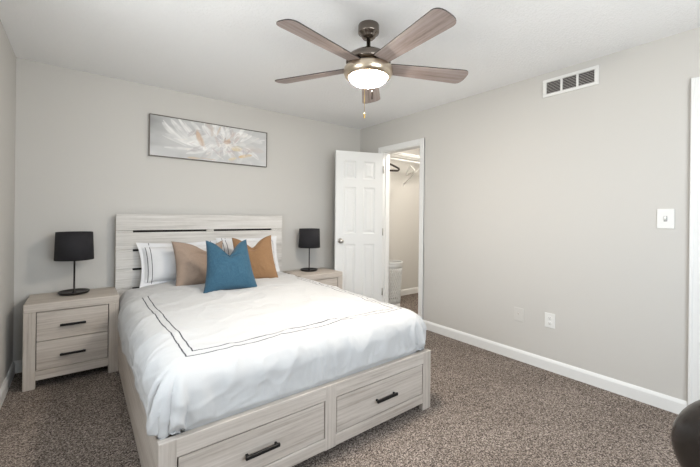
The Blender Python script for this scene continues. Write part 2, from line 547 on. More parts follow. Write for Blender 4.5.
# ------------------------------------------------------------------ six panel door
def panel_door(name, Wd, Hd, Th, loc, rz, inset_z=0.012):
    """local: x along the leaf from the hinge, y thickness, z up; moulded panels on both faces"""
    root = thing(name, None, None, loc, (0, 0, rz)); struct(root)
    st, mid = 0.105, 0.095             # stiles, mullion
    pw = (Wd - 2 * st - mid) / 2
    xs = [(st, st + pw), (st + pw + mid, Wd - st)]
    zs = [(0.20, 0.90), (1.03, 1.60), (1.70, 1.92)]
    mb = MB()
    rec = 0.009
    # frame members full thickness, panels recessed with a raised field
    mb.box(0, st, 0, Th, inset_z, Hd); mb.box(Wd - st, Wd, 0, Th, inset_z, Hd); mb.box(st + pw, st + pw + mid, 0, Th, inset_z, Hd)
    zz = [inset_z] + [v for p in zs for v in p] + [Hd]
    for (x0, x1) in xs:
        for i in range(0, len(zz), 2):
            mb.box(x0, x1, 0, Th, zz[i], zz[i + 1])
        for (z0, z1) in zs:
            for side in (0, 1):
                ys = 0 if side == 0 else Th
                sg = 1 if side == 0 else -1
                loops = [(0.0, 0.0), (0.012, rec), (0.026, rec), (0.048, rec * 0.15)]
                vs = []
                for (ins, dp) in loops:
                    y = ys + sg * dp
                    vs += [(x0 + ins, y, z0 + ins), (x1 - ins, y, z0 + ins), (x1 - ins, y, z1 - ins), (x0 + ins, y, z1 - ins)]
                fs = []
                for q in range(len(loops) - 1):
                    for e in range(4):
                        fs.append((q * 4 + e, q * 4 + (e + 1) % 4, q * 4 + 4 + (e + 1) % 4, q * 4 + 4 + e))
                k = (len(loops) - 1) * 4
                fs.append((k, k + 1, k + 2, k + 3))
                mb._add(vs, fs)
    mb.build('leaf', DOOR, root, local=True)
    return root

# closet door: hinged on the far jamb, swung into the room
HX, HY = 3.004, 3.232
FX, FY = 2.425, 3.435                     # free edge
dlen = math.hypot(FX - HX, FY - HY)
drz = math.atan2(FY - HY, FX - HX)
d1 = panel_door('door_1', dlen, 2.035, 0.035, (HX, HY, 0), drz)
# knob: rose, neck, ball on the room side (local -y or +y); leaf local y axis
def knob(parent, x, z, th):
    for sg, y0 in ((-1, 0.0), (1, th)):
        mb = MB()
        prof = [(0.0, 0.0), (0.031, 0.0), (0.031, 0.006), (0.024, 0.010), (0.012, 0.014), (0.011, 0.030), (0.020, 0.036), (0.0265, 0.046), (0.027, 0.054), (0.022, 0.062), (0.010, 0.066), (0.0, 0.0665)]
        mb.lathe(prof, n=28)
        R = Matrix.Translation((x, y0, z)) @ Matrix.Rotation(-PI / 2 * sg, 4, 'X')
        for v in mb.bm.verts: v.co = R @ v.co
        mb.build('door_knob', NICKEL, parent, local=True)
knob(d1, dlen - 0.062, 0.945, 0.035)
for hz in (0.30, 1.05, 1.83):
    mb = MB()
    mb.tube([(-0.006, 0.038, hz - .045), (-0.006, 0.038, hz + .045)], 0.0065, 10)
    mb.box(-0.002, 0.0005, 0.004, 0.036, hz - .043, hz + .043)
    mb.build('hinge', NICKEL, d1, local=True)
# second door, closed, at the right edge
d2 = panel_door('door_2', DY1 - DY0 - 0.028, 2.045, 0.035, (XR + 0.042, DY0 + 0.014, 0), PI / 2)

# ------------------------------------------------------------------ closet contents
sh = thing('wire_shelf', 'white coated wire closet shelf high on the closet wall', 'shelf', (4.0, CY1, 2.10))
mb = MB()
y0, y1, zs_ = CY1 - 0.50, CY1 - 0.004, 2.12
ROD_Y = CY1 - 0.315
xs0, xs1 = XR + T + .02, CX1 - .02
n = int((xs1 - xs0) / 0.027)
for i in range(n + 1):
    x = xs0 + (xs1 - xs0) * i / n
    mb.tube([(x, y1, zs_), (x, y0, zs_), (x, y0 - .003, zs_ - .028)], 0.0022, 5)
for yy, zz, rr in ((y1, zs_ - .004, .003), (CY1 - .25, zs_ - .004, .003), (CY1 - .12, zs_ - .004, .003), (CY1 - .38, zs_ - .004, .003), (y0, zs_ - .003, .0035), (y0 - .003, zs_ - .030, .0045)):
    mb.tube([(xs0, yy, zz), (xs1, yy, zz)], rr, 6)
mb.build('wire_deck', WIRE, sh)
for x in (4.02, 4.72):
    mb = MB()
    mb.tube([(x, y0, zs_ - .03), (x, y1, zs_ - .36)], 0.006, 8)
    mb.box(x - .012, x + .012, y1 - .006, y1 + .003, zs_ - .40, zs_ - .33)
    mb.build('support_brace', WIRE, sh)
rod = MB(); rod.tube([(xs0, ROD_Y, zs_ - .06), (xs1, ROD_Y, zs_ - .06)], 0.010, 10)
for i in range(5):
    xx = xs0 + .2 + i * (xs1 - xs0 - .4) / 4
    rod.tube([(xx, ROD_Y, zs_ - .052), (xx, ROD_Y, zs_ - .004)], 0.004, 6)
rod.build('hanging_rod', WIRE, sh)

def hanger(label, mat, x, yc, z, rz, wd=0.40, group=None, r=0.007):
    """plastic clothes hanger hooked over the rod; hook top at local origin"""
    t = thing('clothes_hanger', label, 'hanger', (x, yc, z), (0, 0, rz), group)
    hk = MB()
    pts = [(0.018 * math.cos(a_), 0, -0.002 + 0.018 * math.sin(a_) - .018 + .002) for a_ in np.linspace(-0.5, PI, 12)]
    pts += [(-0.016, 0, -0.035), (0, 0, -0.050), (0, 0, -0.075)]
    hk.tube(pts, 0.0028, 7)
    hk.build('hook', mat if mat is not WIRE else NICKEL, t, local=True)
    bd = MB()
    q = []
    half = wd / 2
    for s in np.linspace(0, 1, 9): q.append((-half * s, 0, -0.075 - 0.085 * s ** 1.25))
    q += [(-half - .004, 0, -0.176), (-half + .012, 0, -0.190)]
    q += [(half - .012, 0, -0.190), (half + .004, 0, -0.176)]
    for s in np.linspace(1, 0.12, 8): q.append((half * s, 0, -0.075 - 0.085 * s ** 1.25))
    bd.tube(q, r, 8, closed=True)
    bd.build('body', mat, t, local=True)
    return t
ROD_Z = zs_ - .06 + .010
hanger('dark brown plastic clothes hanger on the closet rod beside the door jamb', plain('dark_brown_plastic', (0.03, 0.02, 0.015), 0.4), 3.31, ROD_Y, ROD_Z + .003, PI * 0.5 + 1.0, r=0.014)
hanger('white plastic clothes hanger on the closet rod near the shelf brace', PLASTIC, 3.83, ROD_Y, ROD_Z + .003, PI * 0.5 - 0.55)
# hamper
HAMP = plain('white_hamper_plastic', (0.74, 0.74, 0.72), 0.4)
hm = thing('laundry_hamper', 'tall white lattice plastic laundry hamper on the closet floor', 'hamper', (3.365, 3.43, 0))
def hpt(u, z, ins=0.0):
    r_ = 0.138 + 0.028 * z / 0.62 - ins
    return (r_ * math.cos(2 * PI * u), r_ * math.sin(2 * PI * u), z)
def hz_(z): return 0.138 + 0.028 * z / 0.62
mb = MB()
for (z0, z1) in ((0.0, 0.07), (0.545, 0.62)):
    mb.lathe([(hz_(z0), z0), (hz_(z1), z1), (hz_(z1) - .004, z1), (hz_(z0) - .004, z0), (hz_(z0), z0)], n=56)
mb.lathe([(0, .008), (hz_(0) - .002, .008)], n=56)
for i in range(30):
    for sg in (-1, 1):
        mb.tube([hpt(i / 30 + sg * q / 10 * 0.2, 0.065 + q / 10 * 0.485, 0.002) for q in range(11)], 0.0048, 5)
mb.build('basket', HAMP, hm, local=True)
mb = MB(); mb.tube([Vector(hpt(i / 64, 0.62)) for i in range(64)], 0.010, 8, closed=True)
mb.build('rim', HAMP, hm, local=True)

# closet ceiling light
cl = thing('closet_light', 'small round white ceiling light inside the closet', 'light', (3.75, 2.75, H))
mb = MB(); mb.lathe([(0, 0), (0.12, 0), (0.12, -.02), (0.105, -.028), (0, -.028)], n=32); mb.build('base', PLASTIC, cl, local=True)
mb = MB(); mb.lathe([(0.105, -.028), (0.098, -.05), (0.07, -.072), (0.03, -.083), (0, -.085)], n=32)
mb.build('diffuser', glow('closet_diffuser', (1.0, 0.93, 0.84), CLOSET_GLOW), cl, local=True)

# ------------------------------------------------------------------ bed
BX0, BX1, BYF, BYB = 0.235, 1.812, 1.461, 3.66
bed = thing('storage_bed', 'whitewashed wooden queen bed with plank headboard and two footboard drawers', 'bed', ((BX0 + BX1) / 2, 2.55, 0))
# headboard: four planks on a backing coloured dark for the shade in the slots
plank_z = [(1.096, 1.239), (0.928, 1.076), (0.759, 0.908), (0.590, 0.739)]
for (z0, z1) in plank_z:
    mb = MB(); mb.box(BX0, BX1, 3.605, 3.634, z0, z1, 0.0025)
    mb.build('headboard_plank', WOOD_HEAD_LIT, bed)
mb = MB(); mb.box(BX0, BX1, 3.605, 3.634, 0.27, 0.571, 0.0025); mb.build('headboard_plank', WOOD_HEAD_LIT, bed)
for i in range(3 + 1):
    zt = plank_z[i][0]; zb = plank_z[i + 1][1] if i < 3 else 0.571
    for (xa, xb) in ((BX0 + .001, 0.361), (0.989, 1.056), (1.686, BX1 - .001)):
        mb = MB(); mb.box(xa, xb, 3.6075, 3.633, zb + .0018, zt - .0018)
        mb.build('plank_spacer', WOOD_HEAD_LIT, bed)
mb = MB(); mb.box(BX0 + .01, BX1 - .01, 3.634, 3.648, 0.27, 1.22); mb.build('backing_board', GAP_SHADE, bed)
for x in (BX0, BX1 - .06):
    mb = MB(); mb.box(x, x + .06, 3.634, BYB, 0.0, 1.2, 0.003); mb.build('headboard_leg', WOOD_RAW_BOUNCE, bed)  # tan leg colour carries the warm bounce light
# side rails
for (xa, xb) in ((BX0, BX0 + .03), (BX1 - .03, BX1)):
    mb = MB(); mb.box(xa, xb, BYF + .034, 3.605, 0.035, 0.368, 0.003); mb.build('side_rail', WOOD[1], bed)
# footboard: frame around two drawer bays
FZ = 0.373
for (xa, xb, zb) in ((BX0, 0.300, 0.0), (0.9865, 1.0565, 0.045), (1.7365, BX1, 0.0)):
    mb = MB(); mb.box(xa, xb, BYF, BYF + .034, zb, FZ - .0005, 0.003)
    mb.build('footboard_post', WOOD[2], bed)
mb = MB(); mb.box(BX0 + .0005, BX1 - .0005, BYF + .0005, BYF + .0335, 0.300, FZ, 0.003); mb.build('top_rail', WOOD[0], bed)
mb = MB(); mb.box(0.30, 1.7365, BYF + .0006, BYF + .033, 0.048, 0.108, 0.003); mb.build('bottom_rail', WOOD[0], bed)
mb = MB(); mb.box(0.29, 1.74, BYF + .022, BYF + .032, 0.1, 0.302); mb.build('drawer_gap_shade', GAP_SHADE, bed)  # dark sheet paints the shade around the drawers

def bar_handle(parent, xc, y, z, half, mat=BLACK_METAL):
    mb = MB()
    mb.box(xc - half, xc + half, y - .030, y - .018, z - .008, z + .008, 0.0025)
    for s in (-1, 1):
        mb.box(xc + s * (half - .012) - .005, xc + s * (half - .012) + .005, y - .019, y, z - .005, z + .005, 0.001)
    return mb.build('bar_handle', mat, parent)
for (xa, xb, hx) in ((0.305, 0.982, 0.645), (1.061, 1.732, 1.405)):
    mb = MB(); mb.box(xa, xb, BYF + .003, BYF + .02, 0.112, 0.2955, 0.002)
    dr = mb.build('drawer', WOOD[0], bed)
    bar_handle(dr, hx, BYF + .003, 0.196, 0.080)
mb = MB(); mb.box(BX0 + .03, BX1 - .03, BYF + .034, 3.604, 0.25, 0.30); mb.build('platform', WOOD_RAW_BOUNCE, bed)

# mattress
WHITE_COTTON = fabric('white_cotton', (0.80, 0.80, 0.80), (0.83, 0.83, 0.83), weave=500, bump=0.12)
MX0, MX1, MY0, MY1, MZ = 0.285, 1.762, 1.545, 3.585, 0.575
mb = MB(); mb.box(MX0, MX1, MY0, MY1, 0.301, MZ, 0.07, 5)
tag(mb.build('mattress', WHITE_COTTON, None, smooth=True, loc=((MX0 + MX1) / 2, 2.56, 0.301)),
    'white queen mattress on the wooden bed under the duvet', 'mattress')

# duvet: cloth coordinates (U, V) wrapped over the mattress edges, with folds where it hangs
ridge = lambda a_: (1 - np.abs(a_)) ** 3
def sstep(a_, b_, x): 
    t_ = np.clip((x - a_) / (b_ - a_), 0, 1); return t_ * t_ * (3 - 2 * t_)
def drape():
    ix0, ix1, iy0 = 0.342, 1.703, 1.600       # where the cloth starts to bend down
    rad = 0.112; arc = rad * PI / 2
    hang = 0.318
    us = np.linspace(ix0 - hang, ix1 + hang, 250); vs = np.linspace(iy0 - hang - 0.03, 3.45, 270)
    U, V = np.meshgrid(us, vs, indexing='ij')
    sl, sr, t = np.clip(ix0 - U, 0, None), np.clip(U - ix1, 0, None), np.clip(iy0 - V, 0, None)
    s_ = np.maximum(sl, sr); sgn = np.where(sl > 0, -1.0, 1.0)
    p_ = 5.0
    d = (s_ ** p_ + t ** p_) ** (1 / p_)
    L = np.sqrt(s_ ** 2 + t ** 2) + 1e-9
    nx, ny = s_ / L, t / L
    d = d * (1 - 0.13 * 2 * nx * ny)
    th = np.arctan2(t, s_ + 1e-9)              # 0 on the sides, pi/2 at the foot
    # the hem wanders a little
    peri = np.where(t > s_, U * 1.0, V * 1.0 + 4)
    d = d * (1 + 0.05 * vnoise(peri * 4, 0 * U, 21) * sstep(0.1, hang, d))
    ph = np.clip(d / rad, 0, PI / 2)
    ext = np.clip(d - arc, 0, None)
    lean = np.where(t > s_, 0.0, -0.10)
    out = rad * np.sin(ph) + lean * ext
    drop = rad * (1 - np.cos(ph)) + ext
    corner = np.clip(np.sin(2 * th), 0, 1) * (s_ > 0) * (t > 0)
    ramp = sstep(0.04, 0.26, d)
    left = sl > 0
    # loose cloth gathers at the two foot corners
    fold = corner ** 0.6 * ramp * (0.052 * (np.abs(np.sin(th * 5.2 + 0.4 + 3 * d)) ** 0.7 - .6) + 0.008 * np.sin(th * 17 + 2 + 9 * d)) * np.where(left, 1.25, 1.0)
    out = out + fold + corner * ramp * 0.014
    # pleats on the foot and side drops
    near = np.exp(-np.minimum(U - ix0, ix1 - U).clip(0) / 0.28)
    wv = U + 0.03 * vnoise(U * 6, V * 7, 4) + 0.25 * (iy0 - V) * np.clip((U - 1.0) / 0.7, -1, 1)
    pleat = ramp * (t > 0) * (1 - corner) * ((0.010 + 0.022 * near) * ridge(vnoise(wv * 9, V * 1.5, 12)) + 0.008 * ridge(vnoise(wv * 19, V * 3, 15)) - .006)
    pleat += ramp * (s_ > 0) * (1 - corner) * (0.014 * ridge(vnoise(V * 4.5 + 0.6 * U, U * 2, 18)) + 0.006 * vnoise(V * 11, U * 4, 19))
    out = (out + pleat) * (1 - 0.28 * sstep(3.02, 3.25, V) * (s_ > 0))
    cx = (ix0 + ix1) / 2
    X = np.clip(U, ix0, ix1) + sgn * nx * out
    Y = np.clip(V, iy0, None) - ny * out
    crown = 0.016 * (1 - np.clip(np.abs(U - cx) / 0.78, 0, 1) ** 2.2) * sstep(1.4, 2.1, V)
    Z = 0.620 + crown - drop - 0.024 * np.clip((cx - U) / 0.69, 0, 1) ** 4 * sstep(1.9, 2.9, V)
    topk = 1 - sstep(0.06, 0.16, d)
    wx = U + 0.07 * vnoise(U * 4, V * 4, 1); wy = V + 0.07 * vnoise(U * 4, V * 4, 2)
    puff = 0.006 * vnoise(wx * 3.2, wy * 3.2, 41) + 0.004 * vnoise(wx * 7, wy * 6, 42)
    wr = 0.0090 * ridge(vnoise(wx * 1.7 + wy * 1.5, wy * 4.2 - wx * 1.6, 5)) + 0.0065 * ridge(vnoise(wx * 6 - wy * 3, wy * 5 + wx * 2, 8)) + 0.003 * ridge(vnoise(wx * 12 + wy * 7, wy * 12 - wx * 5, 9))
    Z = np.where(corner > 0.02, np.maximum(Z, 0.381 + 0.012 * np.clip(1 - corner, 0, 1)), Z)
    wr = wr + ramp * (1 - 0.7 * corner) * 0.0045 * ridge(vnoise(wx * 15 + wy * 4, wy * 15 - wx * 6 + Z * 9, 51)) + 0.0012 * ridge(vnoise(wx * 24, wy * 24, 52))
    P = np.stack([X, Y, Z], -1)
    n_ = np.cross(np.gradient(P, axis=0), np.gradient(P, axis=1)); n_ /= np.linalg.norm(n_, axis=-1, keepdims=True) + 1e-9
    P = P + n_ * (puff * topk + wr)[..., None]
    # the footboard, rails and pillows hold it in place
    low = P[..., 2] < 0.385
    P[..., 1] = np.where((P[..., 0] > BX0) & (P[..., 0] < BX1), np.maximum(P[..., 1], BYF + 0.0365 - 0.05 * np.clip((P[..., 2] - 0.376) / 0.06, 0, 1)), P[..., 1])
    P[..., 0] = np.where(low & (t < 0.01) & (P[..., 0] < cx), np.minimum(P[..., 0], BX0 - 0.004), P[..., 0])
    P[..., 0] = np.where(low & (t < 0.01) & (P[..., 0] > cx), np.maximum(P[..., 0], BX1 + 0.004), P[..., 0])
    return P, U, V
P, U, V = drape()
hw = 0.0034
lx0, lx1 = 0.362, 1.69
ty0, ty1 = 1.612, 2.965
gx, gy = 0.036, 0.042
DUVET = fabric('white_duvet_cotton', (0.525, 0.525, 0.525), (0.555, 0.555, 0.55), weave=450, bump=0.12, stripes=[
    (0, lx0, hw, ty0 - hw, ty1), (0, lx0 + gx, hw, ty0 + gy - hw, ty1),
    (0, lx1, hw, ty0 - hw, ty1), (0, lx1 - gx, hw, ty0 + gy - hw, ty1),
    (1, ty0, hw, lx0 - hw, lx1 + hw), (1, ty0 + gy, hw, lx0 + gx - hw, lx1 - gx + hw)])
dv = grid_obj('duvet', P, DUVET, np.stack([U, V], -1))
sol = dv.modifiers.new('thickness', 'SOLIDIFY'); sol.thickness = 0.010; sol.offset = -1
tag(dv, 'white duvet with a double dark stitched border draped over the bed', 'duvet')

# pillows
def pillow(name, wd, ht, th, mat, loc, rot, label, group=None, chop=0.0, flange=0.0, ear=0.04, seed=1, sag=0.0, taper=0.0, chop_x=0.0, wrink=0.009, cat='pillow'):
    n = 57
    u = np.linspace(-1, 1, n)
    A, B = np.meshgrid(u, u, indexing='ij')
    fu = 1 - flange / (wd / 2); fv = 1 - flange / (ht / 2)
    inx = np.clip(np.abs(A) / fu, 0, 1); inz = np.clip(np.abs(B) / fv, 0, 1)
    prof = ((1 - inx ** 2.6) * (1 - inz ** 2.6)) ** 0.55
    X = A * wd / 2 * (1 - ear * (1 - B ** 2) * np.abs(A) ** 2)
    Z = B * ht / 2 * (1 - ear * (1 - A ** 2) * np.abs(B) ** 2)
    up = np.clip((B + 0.15) / 1.15, 0, 1)
    dip = np.exp(-np.abs((A - chop_x) / 0.42) ** 1.6)
    Z = Z - chop * dip * up ** 1.5
    crease = np.exp(-((A - chop_x) / 0.12) ** 2) * np.clip((B - 0.35) / 0.65, 0, 1) if chop else 0
    wr = wrink * vnoise(A * 3 + seed, B * 3, seed) + wrink * 0.6 * ridge(vnoise(A * 5 + B * 2, B * 5 - A, seed + 4))
    if chop:   # fold lines that fan out from the dent
        wr = wr - 0.016 * np.exp(-((B - (0.55 - 0.35 * np.abs(A - chop_x))) / 0.07) ** 2) * np.exp(-((A - chop_x) / 0.6) ** 2)
    front = -(th / 2) * prof * (1 - 0.5 * crease) * (1 - 0.18 * (B > 0) * B) - wr * prof
    back = (th / 2) * prof * (1 - 0.5 * crease)
    X = X * (1 - taper * (B + 1) / 2)
    if sag: X = X + sag * (1 - (B + 1) / 2) * np.where(A < 0, 1, -1) * np.abs(A) ** 3
    Z = Z + ht / 2
    verts = np.concatenate([np.stack([X, front, Z], -1).reshape(-1, 3), np.stack([X, back, Z], -1).reshape(-1, 3)])
    idx = np.arange(n * n).reshape(n, n)
    q = np.stack([idx[:-1, :-1], idx[1:, :-1], idx[1:, 1:], idx[:-1, 1:]], -1).reshape(-1, 4)
    faces = q.tolist() + (q[:, ::-1] + n * n).tolist()
    me = bpy.data.meshes.new(name)
    me.from_pydata(verts.tolist(), [], faces)
    lay = me.uv_layers.new(name='UVMap')
    UVs = np.stack([A * wd / 2, B * ht / 2], -1).reshape(-1, 2)
    UVs = np.concatenate([UVs, UVs + 10])
    li = np.zeros(len(me.loops), dtype=np.int32); me.loops.foreach_get('vertex_index', li)
    lay.data.foreach_set('uv', UVs[li].astype(np.float32).ravel())
    bm = bmesh.new(); bm.from_mesh(me)
    bmesh.ops.remove_doubles(bm, verts=bm.verts[:], dist=1e-5)
    bmesh.ops.recalc_face_normals(bm, faces=bm.faces[:])
    bm.to_mesh(me); bm.free()
    me.materials.append(mat)
    me.polygons.foreach_set('use_smooth', [True] * len(me.polygons))
    o = bpy.data.objects.new(name, me); COL.objects.link(o)
    o.location = loc; o.rotation_euler = rot
    return tag(o, label, cat, group)

R = math.radians
PILLOW_WHITE = fabric('white_pillowcase', (0.70, 0.70, 0.71), (0.73, 0.73, 0.735), weave=450, bump=0.12, stripes=[
    (0, -0.272, 0.0028, -0.3, 0.3), (0, -0.238, 0.0028, -0.3, 0.3), (0, 0.272, 0.0028, -0.3, 0.3), (0, 0.238, 0.0028, -0.3, 0.3)])
TAN = fabric('tan_linen', (0.29, 0.215, 0.165), (0.37, 0.28, 0.22), weave=330, bump=0.4)
CAMEL = fabric('camel_linen', (0.24, 0.135, 0.068), (0.315, 0.185, 0.098), weave=330, bump=0.4)
BLUE = fabric('blue_slub_cotton', (0.028, 0.078, 0.125), (0.05, 0.12, 0.178), weave=330, bump=0.4, slub=1)
pillow('sleeping_pillow', 0.66, 0.405, 0.17, PILLOW_WHITE, (0.725, 3.45, 0.600), (R(-16), 0, R(0)), 'white striped sleeping pillow behind the taupe cushion at the left of the headboard', 'white pillowcases', flange=0.045, ear=0.09, taper=-.05, seed=2, wrink=0.004)
pillow('sleeping_pillow', 0.66, 0.425, 0.17, PILLOW_WHITE, (1.385, 3.425, 0.605), (R(-16), 0, R(0)), 'white striped sleeping pillow behind the camel cushion at the right of the headboard', 'white pillowcases', flange=0.045, ear=0.07, seed=6, wrink=0.005)
pillow('throw_cushion', 0.45, 0.42, 0.15, TAN, (0.852, 3.21, 0.612), (R(-20), 0, R(3)), 'taupe throw cushion left of the blue one, with a dented top', chop=0.09, seed=3, chop_x=0.25, ear=.09, cat='cushion')
pillow('throw_cushion', 0.42, 0.455, 0.15, CAMEL, (1.31, 3.11, 0.616), (R(-22), R(-3), R(-12)), 'camel brown throw cushion right of the blue one, with a dented top', chop=0.10, seed=5, chop_x=-0.05, ear=.09, taper=.1, cat='cushion')
pillow('throw_cushion', 0.445, 0.455, 0.17, BLUE, (0.968, 2.80, 0.616), (R(-24), R(0), R(-4)), 'blue throw cushion with a deep top dent standing in front of the brown ones', chop=0.13, seed=8, ear=.10, taper=.24, cat='cushion')

# ------------------------------------------------------------------ nightstands
def nightstand(x0, yf, label):
    Wn, Dn, Hn = 0.554, 0.41, 0.600
    t = thing('nightstand', label, 'nightstand', (x0 + Wn / 2, yf + Dn / 2, 0), group='whitewashed nightstands')
    x1, yb_ = x0 + Wn, yf + Dn
    # waterfall frame: front opening with mitred shoulders
    mb = MB(); mb.box(x0, x1, yf, yb_, 0.540, Hn, 0.006, 3); mb.build('top', WOOD[0], t)
    for xa in (x0, x1 - .066):
        mb = MB()
        mb.box(xa, xa + .066, yf + .0005, yf + .05, 0.0, 0.541, 0.004)
        mb.build('front_post', WOOD[2], t)
    for xa in (x0, x1 - .02):
        mb = MB(); mb.box(xa + .001, xa + .019, yf + .05, yb_ - .05, 0.10, 0.541); mb.build('side_panel', WOOD[2], t)
    for xa in (x0, x1 - .045):
        mb = MB(); mb.box(xa, xa + .045, yb_ - .05, yb_, 0.0, 0.541, 0.003); mb.build('rear_leg', WOOD[2], t)
    mb = MB(); mb.box(x0 + .066, x1 - .066, yf + .0008, yf + .045, 0.060, 0.125, 0.003); mb.build('bottom_rail', WOOD[0], t)
    mb = MB(); mb.box(x0 + .02, x1 - .02, yf + .03, yb_ - .02, 0.09, 0.538); mb.build('carcass', GAP_SHADE, t)
    for (z0, z1, hz) in ((0.3325, 0.5355, 0.432), (0.1285, 0.3275, 0.219)):
        mb = MB(); mb.box(x0 + .0705, x1 - .0705, yf + .005, yf + .029, z0, z1, 0.002)
        d_ = mb.build('drawer', WOOD[0], t)
        bar_handle(d_, x0 + Wn / 2 - .004, yf + .005, hz, 0.075)
    return t
ns = nightstand(-0.3145, 3.27, 'whitewashed two-drawer nightstand between the left wall and the bed')
ns2 = copy_tree(ns)
ns2.location = (2.117, 3.425, 0)
ns2['label'] = 'whitewashed two-drawer nightstand between the bed and the open closet door'

def table_lamp(x, y, z, label):
    t = thing('table_lamp', label, 'lamp', (x, y, z), group='black table lamps')
    mb = MB(); mb.lathe([(0, .008), (0.060, .008), (0.088, .012), (0.1, .021), (0.103, .021), (0.101, .012), (0.09, .002), (0.085, 0), (0, 0)], n=44)
    mb.build('base', LAMP_METAL, t, local=True)
    mb = MB(); mb.lathe([(0, .007), (0.014, .008), (0.011, .016), (0.0065, .022), (0.0065, .30), (0.012, .302), (0.012, .34), (0, .34)], n=20)
    mb.build('pole', LAMP_METAL, t, local=True)
    mb = MB()
    mb.lathe([(0.127, .272), (0.119, .492), (0.1165, .492), (0.1245, .272), (0.127, .272)], n=56)
    mb.build('lamp_shade', SHADE, t, local=True)
    mb = MB()
    mb.tube([(0.0175 * math.cos(q), 0.0175 * math.sin(q), .335) for q in np.linspace(0, 2 * PI, 17)[:-1]], .002, 6, closed=True)
    for k in range(3):
        q = 2 * PI * k / 3
        mb.tube([(0.0175 * math.cos(q), 0.0175 * math.sin(q), .335), (0.123 * math.cos(q), 0.123 * math.sin(q), .30)], .0018, 6)
    mb.build('shade_spider', LAMP_METAL, t, local=True)
    mb = MB(); mb.lathe([(0, .335), (0.013, .337), (0.014, .355), (0.028, .385), (0.029, .405), (0.018, .428), (0, .435)], n=20)
    mb.build('bulb', PLASTIC, t, local=True)
    return t
lm = table_lamp(-0.042, 3.54, 0.600, 'black table lamp on the left nightstand, with a drum shade')
lm2 = copy_tree(lm); lm2.location = (2.112, 3.50, 0.600)
lm2['label'] = 'black table lamp on the right nightstand, with a drum shade, near the closet door'

